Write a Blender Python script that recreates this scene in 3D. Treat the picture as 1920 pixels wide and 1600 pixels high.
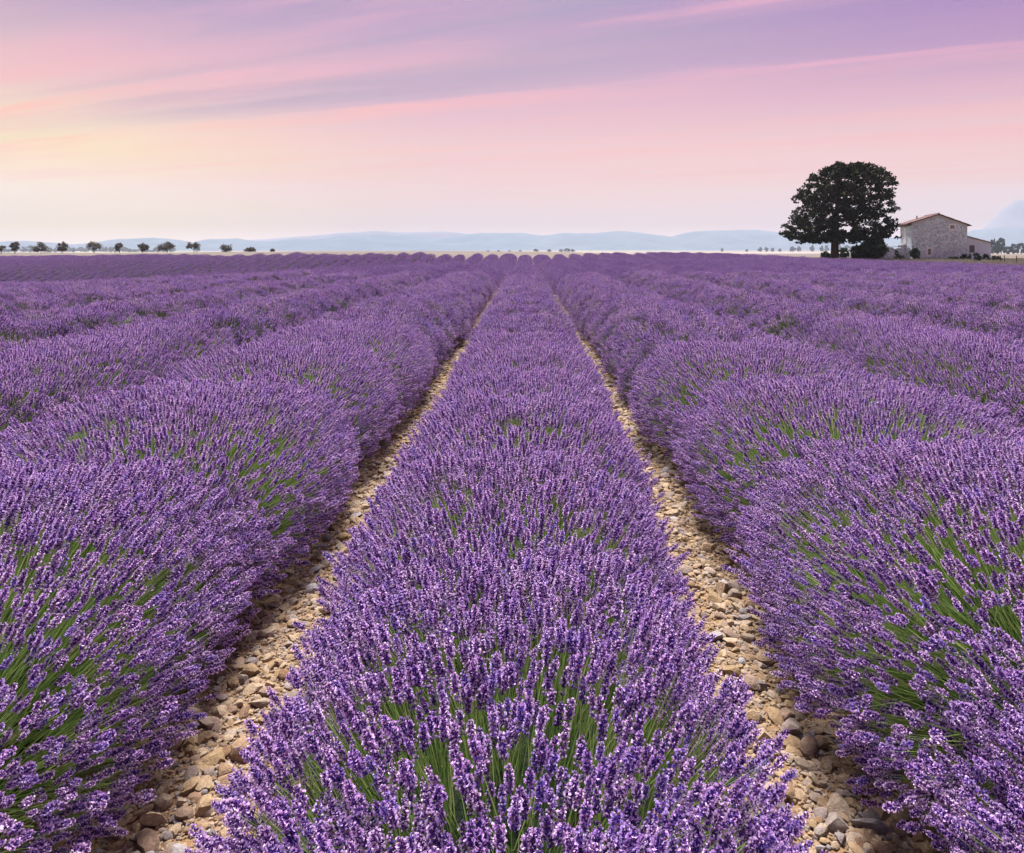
import bpy, math, random
import numpy as np
from mathutils import Vector

for o in list(bpy.data.objects): bpy.data.objects.remove(o)
rs = np.random.RandomState(11)
random.seed(5)
R = math.radians
SC = bpy.context.scene
COL = SC.collection

# ------------------------------------------------------------------ camera
F, CX, CY, EYE = 1400.0, 985.0, 466.0, 1.55        # focal length (px at 1920), vanishing point, eye height (m)
cam_d = bpy.data.cameras.new('camera')
cam = bpy.data.objects.new('camera', cam_d); COL.objects.link(cam)
cam.location = (0, 0, EYE); cam.rotation_euler = (R(90), 0, 0)
cam_d.sensor_width = 36; cam_d.lens = F / 1920 * 36
cam_d.shift_x = -(CX - 960) / 1920
cam_d.shift_y = -(800 - CY) / 1920
cam_d.clip_start = 0.05; cam_d.clip_end = 20000
SC.camera = cam

# ------------------------------------------------------------------ sky
SUN_EL, SUN_AZ = 62.0, -6.0                        # azimuth from +Y, negative = left
world = bpy.data.worlds.new('World'); SC.world = world
world.use_nodes = True
WN, WL = world.node_tree.nodes, world.node_tree.links
WN.clear()

def lin(c):
    c = [x / 255 for x in c]
    return tuple(x / 12.92 if x <= 0.04045 else ((x + 0.055) / 1.055) ** 2.4 for x in c)

class G:
    """tiny node-graph helper"""
    def __init__(s, nt): s.n, s.l = nt.nodes, nt.links
    def set(s, sock, v):
        if hasattr(v, 'is_output'): s.l.new(v, sock)
        elif v is not None: sock.default_value = v
    def math(s, op, a, b=None, c=None, clamp=False):
        m = s.n.new('ShaderNodeMath'); m.operation = op; m.use_clamp = clamp
        for i, v in enumerate((a, b, c)):
            if v is not None: s.set(m.inputs[i], v)
        return m.outputs[0]
    def comb(s, x, y, z=0.0):
        m = s.n.new('ShaderNodeCombineXYZ')
        for i, v in enumerate((x, y, z)): s.set(m.inputs[i], v)
        return m.outputs[0]
    def noise(s, vec, scale, detail=3, rough=0.5, dist=0.0):
        m = s.n.new('ShaderNodeTexNoise')
        if vec is not None: s.l.new(vec, m.inputs['Vector'])
        m.inputs['Scale'].default_value = scale; m.inputs['Detail'].default_value = detail
        m.inputs['Roughness'].default_value = rough; m.inputs['Distortion'].default_value = dist
        return m.outputs['Fac']
    def ramp(s, fac, stops, interp='EASE'):
        m = s.n.new('ShaderNodeValToRGB'); m.color_ramp.interpolation = interp
        e = m.color_ramp.elements
        while len(e) > 1: e.remove(e[-1])
        for i, (p, c) in enumerate(stops):
            k = e[0] if i == 0 else e.new(p)
            k.position = p
            if not hasattr(c, '__len__'): c = (c, c, c)
            k.color = (c[0], c[1], c[2], 1)
        s.l.new(fac, m.inputs[0])
        return m.outputs[0]
    def mix(s, f, a, b, mode='MIX'):
        m = s.n.new('ShaderNodeMix'); m.data_type = 'RGBA'; m.blend_type = mode
        s.set(m.inputs[0], f)
        for sock, v in ((m.inputs[6], a), (m.inputs[7], b)):
            s.set(sock, v if hasattr(v, 'is_output') else (v[0], v[1], v[2], 1))
        return m.outputs[2]
    def maprange(s, v, a, b, c=0.0, d=1.0, smooth=True):
        m = s.n.new('ShaderNodeMapRange'); m.interpolation_type = 'SMOOTHSTEP' if smooth else 'LINEAR'
        s.l.new(v, m.inputs[0])
        for i, x in enumerate((a, b, c, d)): m.inputs[i + 1].default_value = x
        return m.outputs[0]

g = G(world.node_tree)
tc = WN.new('ShaderNodeTexCoord')
sep = WN.new('ShaderNodeSeparateXYZ'); WL.new(tc.outputs['Generated'], sep.inputs[0])
dx, dy, dz = sep.outputs
zc = g.math('MAXIMUM', dz, 0.0)
zz = g.math('ADD', zc, 0.015)
px, py = g.math('DIVIDE', dx, zz), g.math('DIVIDE', dy, zz)
s_ = g.math('SUBTRACT', g.math('MULTIPLY', px, 0.91), g.math('MULTIPLY', py, 0.41))   # along the cirrus bands
t_ = g.math('ADD', g.math('MULTIPLY', px, 0.41), g.math('MULTIPLY', py, 0.91))        # across them
big = g.noise(g.comb(g.math('MULTIPLY', s_, 0.22), g.math('MULTIPLY', t_, 0.55)), 1.0, 2, 0.5)
fine = g.noise(g.comb(g.math('MULTIPLY', s_, 0.45), g.math('MULTIPLY', t_, 3.2), 3.0), 1.0, 5, 0.6)
tw = g.math('ADD', t_, g.math('ADD', g.math('MULTIPLY', g.math('SUBTRACT', big, 0.5), 0.9), g.math('MULTIPLY', g.math('SUBTRACT', fine, 0.5), 0.55)))
# clear dusk sky by height
base = g.ramp(zc, [(0.0, lin((232, 222, 232))), (0.04, lin((236, 218, 224))), (0.085, lin((241, 212, 212))), (0.13, lin((238, 202, 205))),
                   (0.18, lin((226, 186, 199))), (0.235, lin((208, 172, 194))), (0.30, lin((178, 156, 188))), (0.6, lin((150, 148, 196))), (1.0, lin((132, 140, 192)))], 'LINEAR')
# warm glow of the low sun on the left horizon, violet on the right
leftness = g.maprange(g.math('DIVIDE', dx, g.math('MAXIMUM', g.math('ABSOLUTE', dy), 0.15)), -0.05, -0.78)
glow_h = g.ramp(zc, [(0.0, 0.2), (0.03, 0.6), (0.07, 1.0), (0.12, 0.85), (0.18, 0.35), (0.28, 0.0)], 'LINEAR')
glow = g.math('MULTIPLY', leftness, g.math('MULTIPLY', glow_h, 1.0))
col = g.mix(glow, base, lin((253, 233, 192)))
right = g.maprange(g.math('DIVIDE', dx, g.math('MAXIMUM', g.math('ABSOLUTE', dy), 0.15)), -0.05, 0.75)
rf = g.math('MULTIPLY', right, g.maprange(zc, 0.13, 0.32))
col = g.mix(g.math('MULTIPLY', rf, 0.75), col, lin((164, 124, 184)))
# cirrus: mauve-grey gaps and pink ribbons
tn = g.math('DIVIDE', g.math('SUBTRACT', tw, 1.0), 6.0)
gaps = g.ramp(tn, [(0.0, 0.25), (0.14, 0.5), (0.21, 0.1), (0.265, 0.25), (0.29, 0.85), (0.315, 0.1), (0.34, 0.15), (0.372, 0.95), (0.44, 1.0), (0.475, 0.7), (0.495, 0.0), (0.56, 0.0), (0.7, 0.0), (1.0, 0.0)], 'EASE')
lf = g.maprange(px, 2.3, -0.3)
gapf = g.math('MULTIPLY', gaps, g.math('MULTIPLY_ADD', lf, 0.45, 0.16))
gapf = g.math('MULTIPLY', gapf, g.maprange(fine, 0.3, 0.6, 0.35, 1.0))
gapf = g.math('MULTIPLY', gapf, g.maprange(px, -3.3, -1.6, 0.25, 1.0))
col = g.mix(gapf, col, g.mix(right, lin((178, 163, 186)), lin((176, 140, 188))))
ribs = g.ramp(tn, [(0.0, 0.1), (0.17, 0.1), (0.23, 0.5), (0.275, 0.2), (0.3, 0.05), (0.325, 0.85), (0.35, 0.35), (0.38, 0.0), (0.475, 0.0), (0.497, 0.95), (0.53, 0.55), (0.58, 0.15), (0.66, 0.3), (0.72, 0.1), (0.80, 0.45), (0.86, 0.15), (1.0, 0.2)], 'EASE')
wisps = g.noise(g.comb(g.math('MULTIPLY', s_, 0.5), g.math('MULTIPLY', t_, 2.2), 7.0), 1.0, 6, 0.62)
ribf = g.math('MULTIPLY', ribs, g.maprange(wisps, 0.36, 0.62, 0.1, 1.0))
ribf = g.math('MULTIPLY', ribf, g.maprange(px, 3.6, -0.6, 0.5, 1.0))
ribf = g.math('MULTIPLY', ribf, g.maprange(zc, 0.03, 0.13))
ribcol = g.mix(g.maprange(zc, 0.13, 0.24), lin((255, 196, 178)), lin((240, 178, 196)))
col = g.mix(g.math('MULTIPLY', ribf, 0.9), col, ribcol)
# soft large pink wisps
w2 = g.noise(g.comb(g.math('MULTIPLY', s_, 0.16), g.math('MULTIPLY', t_, 1.1), 11.0), 1.0, 5, 0.6)
w2f = g.math('MULTIPLY', g.maprange(w2, 0.46, 0.68), g.math('MULTIPLY', g.maprange(zc, 0.05, 0.12), g.maprange(zc, 0.28, 0.2)))
col = g.mix(g.math('MULTIPLY', w2f, 0.36), col, lin((248, 184, 188)))
# what is seen through the haze is the mix of sky and lit air; work back to the sky behind it
HAZE_D, HAZE_TOP, HAZE_FAR = 0.00019, 470.0, 5600.0
AIR0, AIR1 = (.58, .64, .80), (.86, .86, 1.0)                              # brightness of a long path of lit air in the render
tr_ = g.math('EXPONENT', g.math('MULTIPLY', g.math('MINIMUM', g.math('DIVIDE', HAZE_TOP, g.math('MAXIMUM', dz, 0.001)), HAZE_FAR), -HAZE_D))
sc_ = WN.new('ShaderNodeSeparateColor'); WL.new(col, sc_.inputs[0])
cc_ = WN.new('ShaderNodeCombineColor')
low_ = g.maprange(dz, 0.0, 0.035)
for i_ in range(3):
    air_ = g.math('MULTIPLY_ADD', low_, AIR1[i_] - AIR0[i_], AIR0[i_])
    back = g.math('DIVIDE', g.math('SUBTRACT', sc_.outputs[i_], g.math('MULTIPLY', g.math('SUBTRACT', 1.0, tr_), air_)), tr_)
    WL.new(g.math('MINIMUM', g.math('MAXIMUM', back, 0.02), 1.6), cc_.inputs[i_])
bg = WN.new('ShaderNodeBackground'); WL.new(cc_.outputs[0], bg.inputs[0]); bg.inputs[1].default_value = 0.38
nis = WN.new('ShaderNodeTexSky'); nis.sky_type = 'NISHITA'; nis.sun_disc = False
nis.sun_elevation = R(SUN_EL); nis.sun_rotation = R(SUN_AZ)
bg2 = WN.new('ShaderNodeBackground'); WL.new(nis.outputs[0], bg2.inputs[0]); bg2.inputs[1].default_value = 0.004
add = WN.new('ShaderNodeAddShader'); WL.new(bg.outputs[0], add.inputs[0]); WL.new(bg2.outputs[0], add.inputs[1])
wo = WN.new('ShaderNodeOutputWorld'); WL.new(add.outputs[0], wo.inputs[0])

# ------------------------------------------------------------------ sun and view
sun_d = bpy.data.lights.new('sun', 'SUN'); sun_d.energy = 5.0; sun_d.angle = R(22); sun_d.color = (1.0, 0.93, 0.92)
sun = bpy.data.objects.new('sun', sun_d); COL.objects.link(sun)
sd = Vector((math.sin(R(SUN_AZ)) * math.cos(R(SUN_EL)), math.cos(R(SUN_AZ)) * math.cos(R(SUN_EL)), math.sin(R(SUN_EL))))
sun.rotation_euler = (-sd).to_track_quat('-Z', 'Y').to_euler(); sun.location = (-30, 10, 60)
SC.view_settings.view_transform = 'Standard'; SC.view_settings.look = 'None'
SC.view_settings.exposure = 1.4; SC.view_settings.gamma = 1.0; SC.view_settings.use_curve_mapping = False
SC.render.engine = 'CYCLES'
SC.cycles.max_bounces = 6; SC.cycles.diffuse_bounces = 3; SC.cycles.glossy_bounces = 2
SC.cycles.transparent_max_bounces = 8; SC.cycles.volume_bounces = 3
SC.cycles.use_denoising = True

# ------------------------------------------------------------------ helpers
def tag(o, label=None, cat=None, group=None, kind=None):
    for k, v in (('label', label), ('category', cat), ('group', group), ('kind', kind)):
        if v: o[k] = v
    return o

def empty(name, loc, rz=0.0, parent=None):
    o = bpy.data.objects.new(name, None); COL.objects.link(o)
    o.location = loc; o.rotation_euler = (0, 0, rz); o.empty_display_size = 0.2
    if parent: o.parent = parent
    return o

def mesh_np(name, V, faces, mats, midx=None, smooth=False):
    """faces: list of tuples or an (n,k) array"""
    me = bpy.data.meshes.new(name)
    V = np.asarray(V, dtype=np.float32).reshape(-1, 3)
    if isinstance(faces, np.ndarray):
        n, k = faces.shape
        me.vertices.add(len(V)); me.vertices.foreach_set('co', V.ravel())
        me.loops.add(n * k); me.loops.foreach_set('vertex_index', faces.astype(np.int32).ravel())
        me.polygons.add(n)
        me.polygons.foreach_set('loop_start', np.arange(0, n * k, k, dtype=np.int32))
        me.update(calc_edges=True)
    else:
        me.from_pydata([tuple(v) for v in V], [], faces); me.update()
    for m in (mats if isinstance(mats, (list, tuple)) else [mats]): me.materials.append(m)
    if midx is not None: me.polygons.foreach_set('material_index', np.asarray(midx, dtype=np.int32))
    if smooth: me.polygons.foreach_set('use_smooth', np.ones(len(me.polygons), dtype=bool))
    me.validate(); me.update()
    return me

def link(name, me, parent=None, loc=(0, 0, 0), rot=None, scale=None):
    o = bpy.data.objects.new(name, me); COL.objects.link(o)
    o.location = loc
    if rot is not None: o.rotation_euler = rot
    if scale is not None: o.scale = scale
    if parent: o.parent = parent
    return o

class MB:
    """collects simple solids in one mesh"""
    def __init__(s): s.v, s.f, s.m = [], [], []
    def poly(s, pts, faces, mi=0):
        b = len(s.v); s.v += [tuple(p) for p in pts]
        for f in faces: s.f.append(tuple(b + i for i in f)); s.m.append(mi)
    def box(s, x0, x1, y0, y1, z0, z1, mi=0):
        s.poly([(x0, y0, z0), (x1, y0, z0), (x1, y1, z0), (x0, y1, z0), (x0, y0, z1), (x1, y0, z1), (x1, y1, z1), (x0, y1, z1)],
               [(0, 3, 2, 1), (4, 5, 6, 7), (0, 1, 5, 4), (1, 2, 6, 5), (2, 3, 7, 6), (3, 0, 4, 7)], mi)
    def tube(s, pts, rad, n=6, mi=0):
        b = len(s.v); pts = [Vector(p) for p in pts]
        for i, p in enumerate(pts):
            d = (pts[min(i + 1, len(pts) - 1)] - pts[max(i - 1, 0)]).normalized()
            a = d.orthogonal().normalized() if i == 0 else (a - d * a.dot(d)).normalized()
            c = d.cross(a)
            for k in range(n):
                w = 2 * math.pi * k / n
                s.v.append(tuple(p + (a * math.cos(w) + c * math.sin(w)) * rad[i]))
        for i in range(len(pts) - 1):
            for k in range(n):
                s.f.append((b + i * n + k, b + i * n + (k + 1) % n, b + (i + 1) * n + (k + 1) % n, b + (i + 1) * n + k)); s.m.append(mi)
        s.f.append(tuple(b + k for k in range(n))[::-1]); s.m.append(mi)
        s.f.append(tuple(b + (len(pts) - 1) * n + k for k in range(n))); s.m.append(mi)
    def mesh(s, name, mats, smooth=False): return mesh_np(name, s.v, s.f, mats, s.m, smooth)

# ------------------------------------------------------------------ materials
def new_mat(name, rough=0.8, spec=0.2):
    m = bpy.data.materials.new(name); m.use_nodes = True
    b = m.node_tree.nodes['Principled BSDF']
    b.inputs['Roughness'].default_value = rough; b.inputs['Specular IOR Level'].default_value = spec
    return m, G(m.node_tree), b

def coords(g, kind='Object'):
    return g.n.new('ShaderNodeTexCoord').outputs[kind]

def worldpos(g): return g.n.new('ShaderNodeNewGeometry').outputs['Position']

def bump(g, b, h, strength, dist):
    n = g.n.new('ShaderNodeBump'); n.inputs['Strength'].default_value = strength; n.inputs['Distance'].default_value = dist
    g.l.new(h, n.inputs['Height']); g.l.new(n.outputs[0], b.inputs['Normal'])

def inst_random(g): return g.n.new('ShaderNodeObjectInfo').outputs['Random']

def varied(name, stops, rough=0.7, spec=0.2, trans=0.0, fine=0.0, fscale=200):
    """colour differs from one copy to the next; trans adds light through thin petals and leaves"""
    m, g, b = new_mat(name, rough, spec)
    c = g.ramp(inst_random(g), stops, 'LINEAR')
    if fine:
        n = g.noise(worldpos(g), fscale, 2)
        c = g.mix(1.0, c, g.ramp(n, [(0.3, 1 - fine), (0.7, 1 + fine)], 'LINEAR'), 'MULTIPLY')
    g.l.new(c, b.inputs['Base Color'])
    if trans:
        t = g.n.new('ShaderNodeBsdfTranslucent'); g.l.new(c, t.inputs[0])
        mx = g.n.new('ShaderNodeMixShader'); mx.inputs[0].default_value = trans
        g.l.new(b.outputs[0], mx.inputs[1]); g.l.new(t.outputs[0], mx.inputs[2])
        g.l.new(mx.outputs[0], g.n['Material Output'].inputs[0])
    return m

def plain(name, stops, scale, rough=0.85, detail=4, bmp=0.0, bdist=0.05, spec=0.15, pos=True):
    m, g, b = new_mat(name, rough, spec)
    v = worldpos(g) if pos else coords(g)
    n = g.noise(v, scale, detail, 0.6)
    g.l.new(g.ramp(n, stops, 'LINEAR'), b.inputs['Base Color'])
    if bmp: bump(g, b, g.noise(v, scale * 3, 5, 0.65), bmp, bdist)
    return m

CALYX = [(0.0, (.056, .026, .175)), (0.35, (.088, .040, .24)), (0.65, (.13, .048, .225)), (1.0, (.092, .050, .29))]
PETAL = [(0.0, (.64, .41, .80)), (0.4, (.78, .54, .85)), (0.7, (.88, .70, .90)), (1.0, (.57, .41, .82))]
M_CALYX = varied('lavender_calyx', CALYX, 0.7, 0.2, 0.15, 0.35, 220)
M_PETAL = varied('lavender_petal', PETAL, 0.6, 0.2, 0.25)
M_BROWN = varied('faded_floret', [(0, (.22, .09, .22)), (.6, (.30, .16, .24)), (1, (.34, .25, .22))], 0.8, 0.1)
M_STEM = varied('lavender_stem', [(0.0, (.14, .24, .065)), (0.4, (.22, .36, .09)), (0.8, (.34, .46, .14)), (1.0, (.50, .54, .22))], 0.6, 0.3, 0.25)
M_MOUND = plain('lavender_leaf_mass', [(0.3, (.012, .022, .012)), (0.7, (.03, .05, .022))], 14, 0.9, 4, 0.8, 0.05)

# ------------------------------------------------------------------ terrain
def pchip(xk, yk):
    xk, yk = np.array(xk, float), np.array(yk, float)
    h = np.diff(xk); d = np.diff(yk) / h
    m = np.zeros(len(xk))
    for i in range(1, len(xk) - 1):
        if d[i - 1] * d[i] > 0:
            w1, w2 = 2 * h[i] + h[i - 1], h[i] + 2 * h[i - 1]
            m[i] = (w1 + w2) / (w1 / d[i - 1] + w2 / d[i])
    def f(x):
        x = np.clip(x, xk[0], xk[-1]); i = np.clip(np.searchsorted(xk, x) - 1, 0, len(h) - 1)
        t = (x - xk[i]) / h[i]
        return ((2 * t**3 - 3 * t**2 + 1) * yk[i] + (t**3 - 2 * t**2 + t) * h[i] * m[i] + (-2 * t**3 + 3 * t**2) * yk[i + 1] + (t**3 - t**2) * h[i] * m[i + 1])
    return f

FAR_L = [(260, 0), (400, -3), (800, -6.5), (4000, -9)]
FAR_R = [(250, -.7), (400, -2), (800, -3.8), (4000, -9)]
PROFILES = [
    (-.704, [(-60, 0), (10, 0), (16, -.06), (30, -1.3), (60, -4.0), (85, -5.2), (100, -4.85), (115, -2.1), (130, -1.17), (148, -.6), (165, .1), (200, .2)] + FAR_L),
    (-.504, [(-60, 0), (14, 0), (20, -.08), (35, -1.1), (60, -2.9), (80, -3.9), (95, -3.5), (106, -1.86), (120, -.6), (132, -.17), (160, .6), (200, .4)] + FAR_L),
    (-.304, [(-60, 0), (20, 0), (28, -.07), (40, -.6), (60, -1.6), (75, -2.0), (85, -1.74), (93, -.8), (108, .2), (150, .95), (200, .6)] + FAR_L),
    (-.160, [(-60, 0), (28, 0), (36, -.05), (50, -.55), (65, -.9), (75, -.74), (92, .34), (140, 1.05), (200, .6)] + FAR_L),
    (-.025, [(-60, 0), (34, 0), (42, .0), (54, -.75), (66, -.40), (84, .15), (140, .95), (200, .6)] + FAR_L),
    (.030, [(-60, 0), (38, 0), (48, .0), (58, -.65), (68, -.25), (84, .08), (150, .9), (200, .5)] + FAR_R),
    (.168, [(-60, 0), (42, 0), (50, .02), (59, -.55), (72, -.1), (90, .31), (130, .3), (200, 0)] + FAR_R),
    (.325, [(-60, 0), (50, 0), (72, .16), (90, .22), (110, .15), (150, 0)] + FAR_R),
    (.668, [(-60, 0), (32, 0), (60, -.02), (77, -.02), (97, .08), (120, .05), (160, -.1)] + FAR_R)]
PA = np.array([p[0] for p in PROFILES])
PF = [pchip(*zip(*p[1])) for p in PROFILES]

def ground_z(X, Y):
    X, Y = np.broadcast_arrays(np.asarray(X, float), np.asarray(Y, float))
    a = np.clip(X / np.maximum(Y, 1.0), PA[0], PA[-1])
    allz = np.stack([f(Y) for f in PF])
    i = np.clip(np.searchsorted(PA, a) - 1, 0, len(PA) - 2)
    t = (a - PA[i]) / (PA[i + 1] - PA[i])
    lo = np.take_along_axis(allz, i[None], 0)[0]; hi = np.take_along_axis(allz, (i + 1)[None], 0)[0]
    return lo + (hi - lo) * t
def gz(x, y): return float(ground_z(x, y))
def px_x(u, Y): return (u - CX) / F * Y                 # photo column -> X at distance Y
def px_z(v, Y): return EYE - (v - CY) / F * Y           # photo row -> Z at distance Y

PITCH, OFF = 1.82, -0.02
K0, K1 = -56, 12
XE = [-140, -104, -66, -33, -15, 0, 15, 30]
YE = [160, 146, 131, 107, 91.5, 84, 89, 88]
def field_end(X): return np.interp(X, XE, YE)
X_EDGE = PITCH * K1 + OFF + 0.95

def axis(lo, hi, step, far_lo, far_hi, n=14):
    c = np.arange(lo, hi + 1e-6, step)
    a = lo - np.geomspace(step * 2, lo - far_lo, n)[::-1] if far_lo < lo else []
    b = hi + np.geomspace(step * 2, far_hi - hi, n) if far_hi > hi else []
    return np.concatenate([a, c, b])
gxs = axis(-130, 130, 2.0, -5400, 5400, 18); gys = axis(-12, 262, 2.0, -400, 5700, 26)
gxs = np.sort(np.append(gxs[np.abs(gxs - X_EDGE) > 0.6], X_EDGE))
GX, GY = np.meshgrid(gxs, gys)
GZ = ground_z(GX, GY)
V = np.stack([GX, GY, GZ], -1).reshape(-1, 3)
nx, ny = len(gxs), len(gys)
ii, jj = np.meshgrid(np.arange(nx - 1), np.arange(ny - 1))
q = np.stack([jj * nx + ii, jj * nx + ii + 1, (jj + 1) * nx + ii + 1, (jj + 1) * nx + ii], -1).reshape(-1, 4)
cxm, cym = V[q].mean(1)[:, 0], V[q].mean(1)[:, 1]
lav = (cxm < X_EDGE) & (cym < field_end(cxm) + 2.0)
verge = (~lav) & (cxm > X_EDGE) & (cym < 135) & (cxm < 200)
wheat = (~lav) & (~verge) & (cym < 620)

def soil_material():
    m, g, b = new_mat('stony_soil', 0.95, 0.1)
    p = worldpos(g)
    n1, n2 = g.noise(p, 1.3, 4), g.noise(p, 38, 5, 0.7)
    c = g.ramp(n2, [(0.28, (.15, .09, .042)), (0.5, (.29, .19, .10)), (0.72, (.41, .30, .18))], 'LINEAR')
    c = g.mix(g.maprange(n1, 0.4, 0.7, 0, .5), c, (.27, .15, .075))
    g.l.new(c, b.inputs['Base Color'])
    bump(g, b, n2, 0.9, 0.03)
    return m
M_SOIL = soil_material()
M_WHEAT = plain('dry_wheat', [(0.3, (.115, .10, .08)), (0.7, (.155, .13, .105))], 0.06, 0.95)
M_VERGE = plain('dry_grass_ground', [(0.3, (.11, .09, .065)), (0.6, (.18, .15, .11)), (0.8, (.14, .14, .08))], 0.5, 0.95, 5, 0.4, 0.1)
def plain_fields():
    m, g, b = new_mat('far_fields', 0.95, 0.1)
    p = worldpos(g); s = g.n.new('ShaderNodeSeparateXYZ'); g.l.new(p, s.inputs[0])
    n = g.noise(g.comb(g.math('MULTIPLY', s.outputs[0], .0015), g.math('MULTIPLY', s.outputs[1], .006)), 1.0, 2)
    c = g.ramp(n, [(0.35, (.10, .12, .08)), (0.45, (.16, .12, .22)), (0.5, (.42, .34, .22)), (0.62, (.10, .14, .08))], 'LINEAR')
    g.l.new(c, b.inputs['Base Color']); return m
def sub_terrain(name, sel, mat, kind='structure'):
    f = q[sel]; used, inv = np.unique(f, return_inverse=True)
    o = link(name, mesh_np(name, V[used], inv.reshape(-1, 4), mat, smooth=True)); o['kind'] = kind
    return o
ground = sub_terrain('ground', lav, M_SOIL)
sub_terrain('grass_verge', verge, M_VERGE)
sub_terrain('wheat_field', wheat, M_WHEAT)
sub_terrain('far_plain', ~(lav | verge | wheat), plain_fields())

# ------------------------------------------------------------------ hills
def noise1(x, seed, octaves=5):
    r = np.random.RandomState(seed); y = np.zeros_like(x)
    for o in range(octaves):
        f = 2.0 ** o; y += np.sin(x * f + r.rand() * 6.28) * np.cos(x * f * 0.37 + r.rand() * 6.28) / f
    return y
M_HILL = plain('wooded_hill', [(0.3, (.03, .065, .10)), (0.7, (.08, .125, .155))], 0.006, 0.95)  # blue of the distant haze is partly painted into the hill colour
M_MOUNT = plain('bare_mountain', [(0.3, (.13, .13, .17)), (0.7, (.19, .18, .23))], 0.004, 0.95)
def ridge(name, pts, dist, depth, mat, seed, zfoot=-9.5, rough=1.0):
    us = np.linspace(pts[0][0], pts[-1][0], 420)
    vs = np.interp(us, [p[0] for p in pts], [p[1] for p in pts])
    top = (CY - vs) / F * dist + EYE
    top = top + rough * (noise1(us * .02, seed) * 1.0 + noise1(us * .11, seed + 1) * .5)
    top = np.maximum(top, zfoot + 0.5)
    X = (us - CX) / F * dist
    rows = []
    for k, (fy, fh) in enumerate([(-1, 0), (-.8, .12), (-.6, .30), (-.4, .5), (-.25, .72), (-.1, .92), (0, 1), (.12, .93), (.5, .4), (1, 0)]):
        wob = noise1(us * .05 + k * .9, seed + 7, 4) * .07 * (0 if fh in (0, 1) else 1)
        h = zfoot + (top - zfoot) * np.clip(fh + wob, 0, 1)
        Yr = dist + fy * depth + noise1(us * .03 + k * .4, seed + 9, 3) * depth * .05
        rows.append(np.stack([X, Yr, h], -1))
    Vh = np.concatenate(rows); n = len(us)
    f = np.array([(r * n + i, r * n + i + 1, (r + 1) * n + i + 1, (r + 1) * n + i) for r in range(len(rows) - 1) for i in range(n - 1)])
    o = link(name, mesh_np(name, Vh, f, mat, smooth=True)); o['kind'] = 'structure'
    return o
ridge('hills', [(-420, 452), (-100, 449), (0, 454), (60, 452), (110, 457), (150, 459), (200, 453), (250, 448), (290, 446), (340, 450), (365, 456), (400, 450), (440, 447), (480, 452), (520, 451), (560, 447), (600, 449), (640, 444), (700, 443), (745, 447), (780, 452), (830, 458), (900, 464), (1000, 470)],
      3900, 800, M_HILL, 3, rough=2.4)
ridge('hills', [(640, 468), (700, 442), (760, 441), (795, 445), (812, 446), (860, 443), (905, 437), (985, 438), (1012, 442), (1060, 437), (1100, 437), (1160, 433), (1190, 435), (1220, 440), (1260, 444), (1300, 434), (1370, 432), (1420, 432), (1470, 437), (1540, 441), (1620, 445), (1720, 447), (1800, 441), (1840, 431), (1880, 428), (1920, 426), (2050, 420), (2350, 430)],
      4500, 800, M_HILL, 12, rough=2.8)
ridge('mountain', [(1640, 462), (1770, 456), (1812, 447), (1838, 435), (1862, 417), (1888, 393), (1904, 378), (1912, 374), (1930, 377), (1990, 392), (2060, 400), (2200, 420), (2350, 445)], 5100, 450, M_MOUNT, 21, rough=.9)
ridge('mountain', [(300, 462), (430, 452), (560, 444), (640, 437), (700, 433), (760, 436), (830, 434), (900, 440), (990, 446), (1100, 450), (1180, 462)], 5300, 200, M_MOUNT, 33, rough=1.5)

# ------------------------------------------------------------------ haze
hz, hg, hb = new_mat('haze_air')
hg.n.remove(hb)
pv = hg.n.new('ShaderNodeVolumePrincipled'); pv.inputs['Color'].default_value = (.46, .54, .62, 1)
pv.inputs['Density'].default_value = HAZE_D; pv.inputs['Anisotropy'].default_value = 0.15
hg.l.new(pv.outputs[0], hg.n['Material Output'].inputs['Volume'])
mb = MB(); mb.box(-5500, 5500, -450, HAZE_FAR + 200, -11, HAZE_TOP + EYE)
tag(link('haze', mb.mesh('haze', hz)), kind='stuff')

# ------------------------------------------------------------------ scatter (geometry nodes)
def scatter_group(name, meshes):
    ng = bpy.data.node_groups.new(name, 'GeometryNodeTree')
    ng.interface.new_socket('Geometry', in_out='INPUT', socket_type='NodeSocketGeometry')
    ng.interface.new_socket('Geometry', in_out='OUTPUT', socket_type='NodeSocketGeometry')
    n, l = ng.nodes, ng.links
    gi, go = n.new('NodeGroupInput'), n.new('NodeGroupOutput')
    iop = n.new('GeometryNodeInstanceOnPoints'); l.new(gi.outputs[0], iop.inputs['Points'])
    jn = n.new('GeometryNodeJoinGeometry')
    for me in meshes:
        ob = bpy.data.objects.new(me.name, me)
        oi = n.new('GeometryNodeObjectInfo'); oi.inputs['Object'].default_value = ob; oi.inputs['As Instance'].default_value = False
        gi2 = n.new('GeometryNodeGeometryToInstance'); l.new(oi.outputs['Geometry'], gi2.inputs[0]); l.new(gi2.outputs[0], jn.inputs[0])
    l.new(jn.outputs[0], iop.inputs['Instance'])
    iop.inputs['Pick Instance'].default_value = True
    def attr(nm, ty):
        a = n.new('GeometryNodeInputNamedAttribute'); a.data_type = ty; a.inputs[0].default_value = nm
        return a.outputs[0]
    l.new(attr('vid', 'INT'), iop.inputs['Instance Index'])
    l.new(attr('rot', 'FLOAT_VECTOR'), iop.inputs['Rotation'])
    l.new(attr('scl', 'FLOAT_VECTOR'), iop.inputs['Scale'])
    l.new(iop.outputs[0], go.inputs[0])
    return ng

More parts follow.
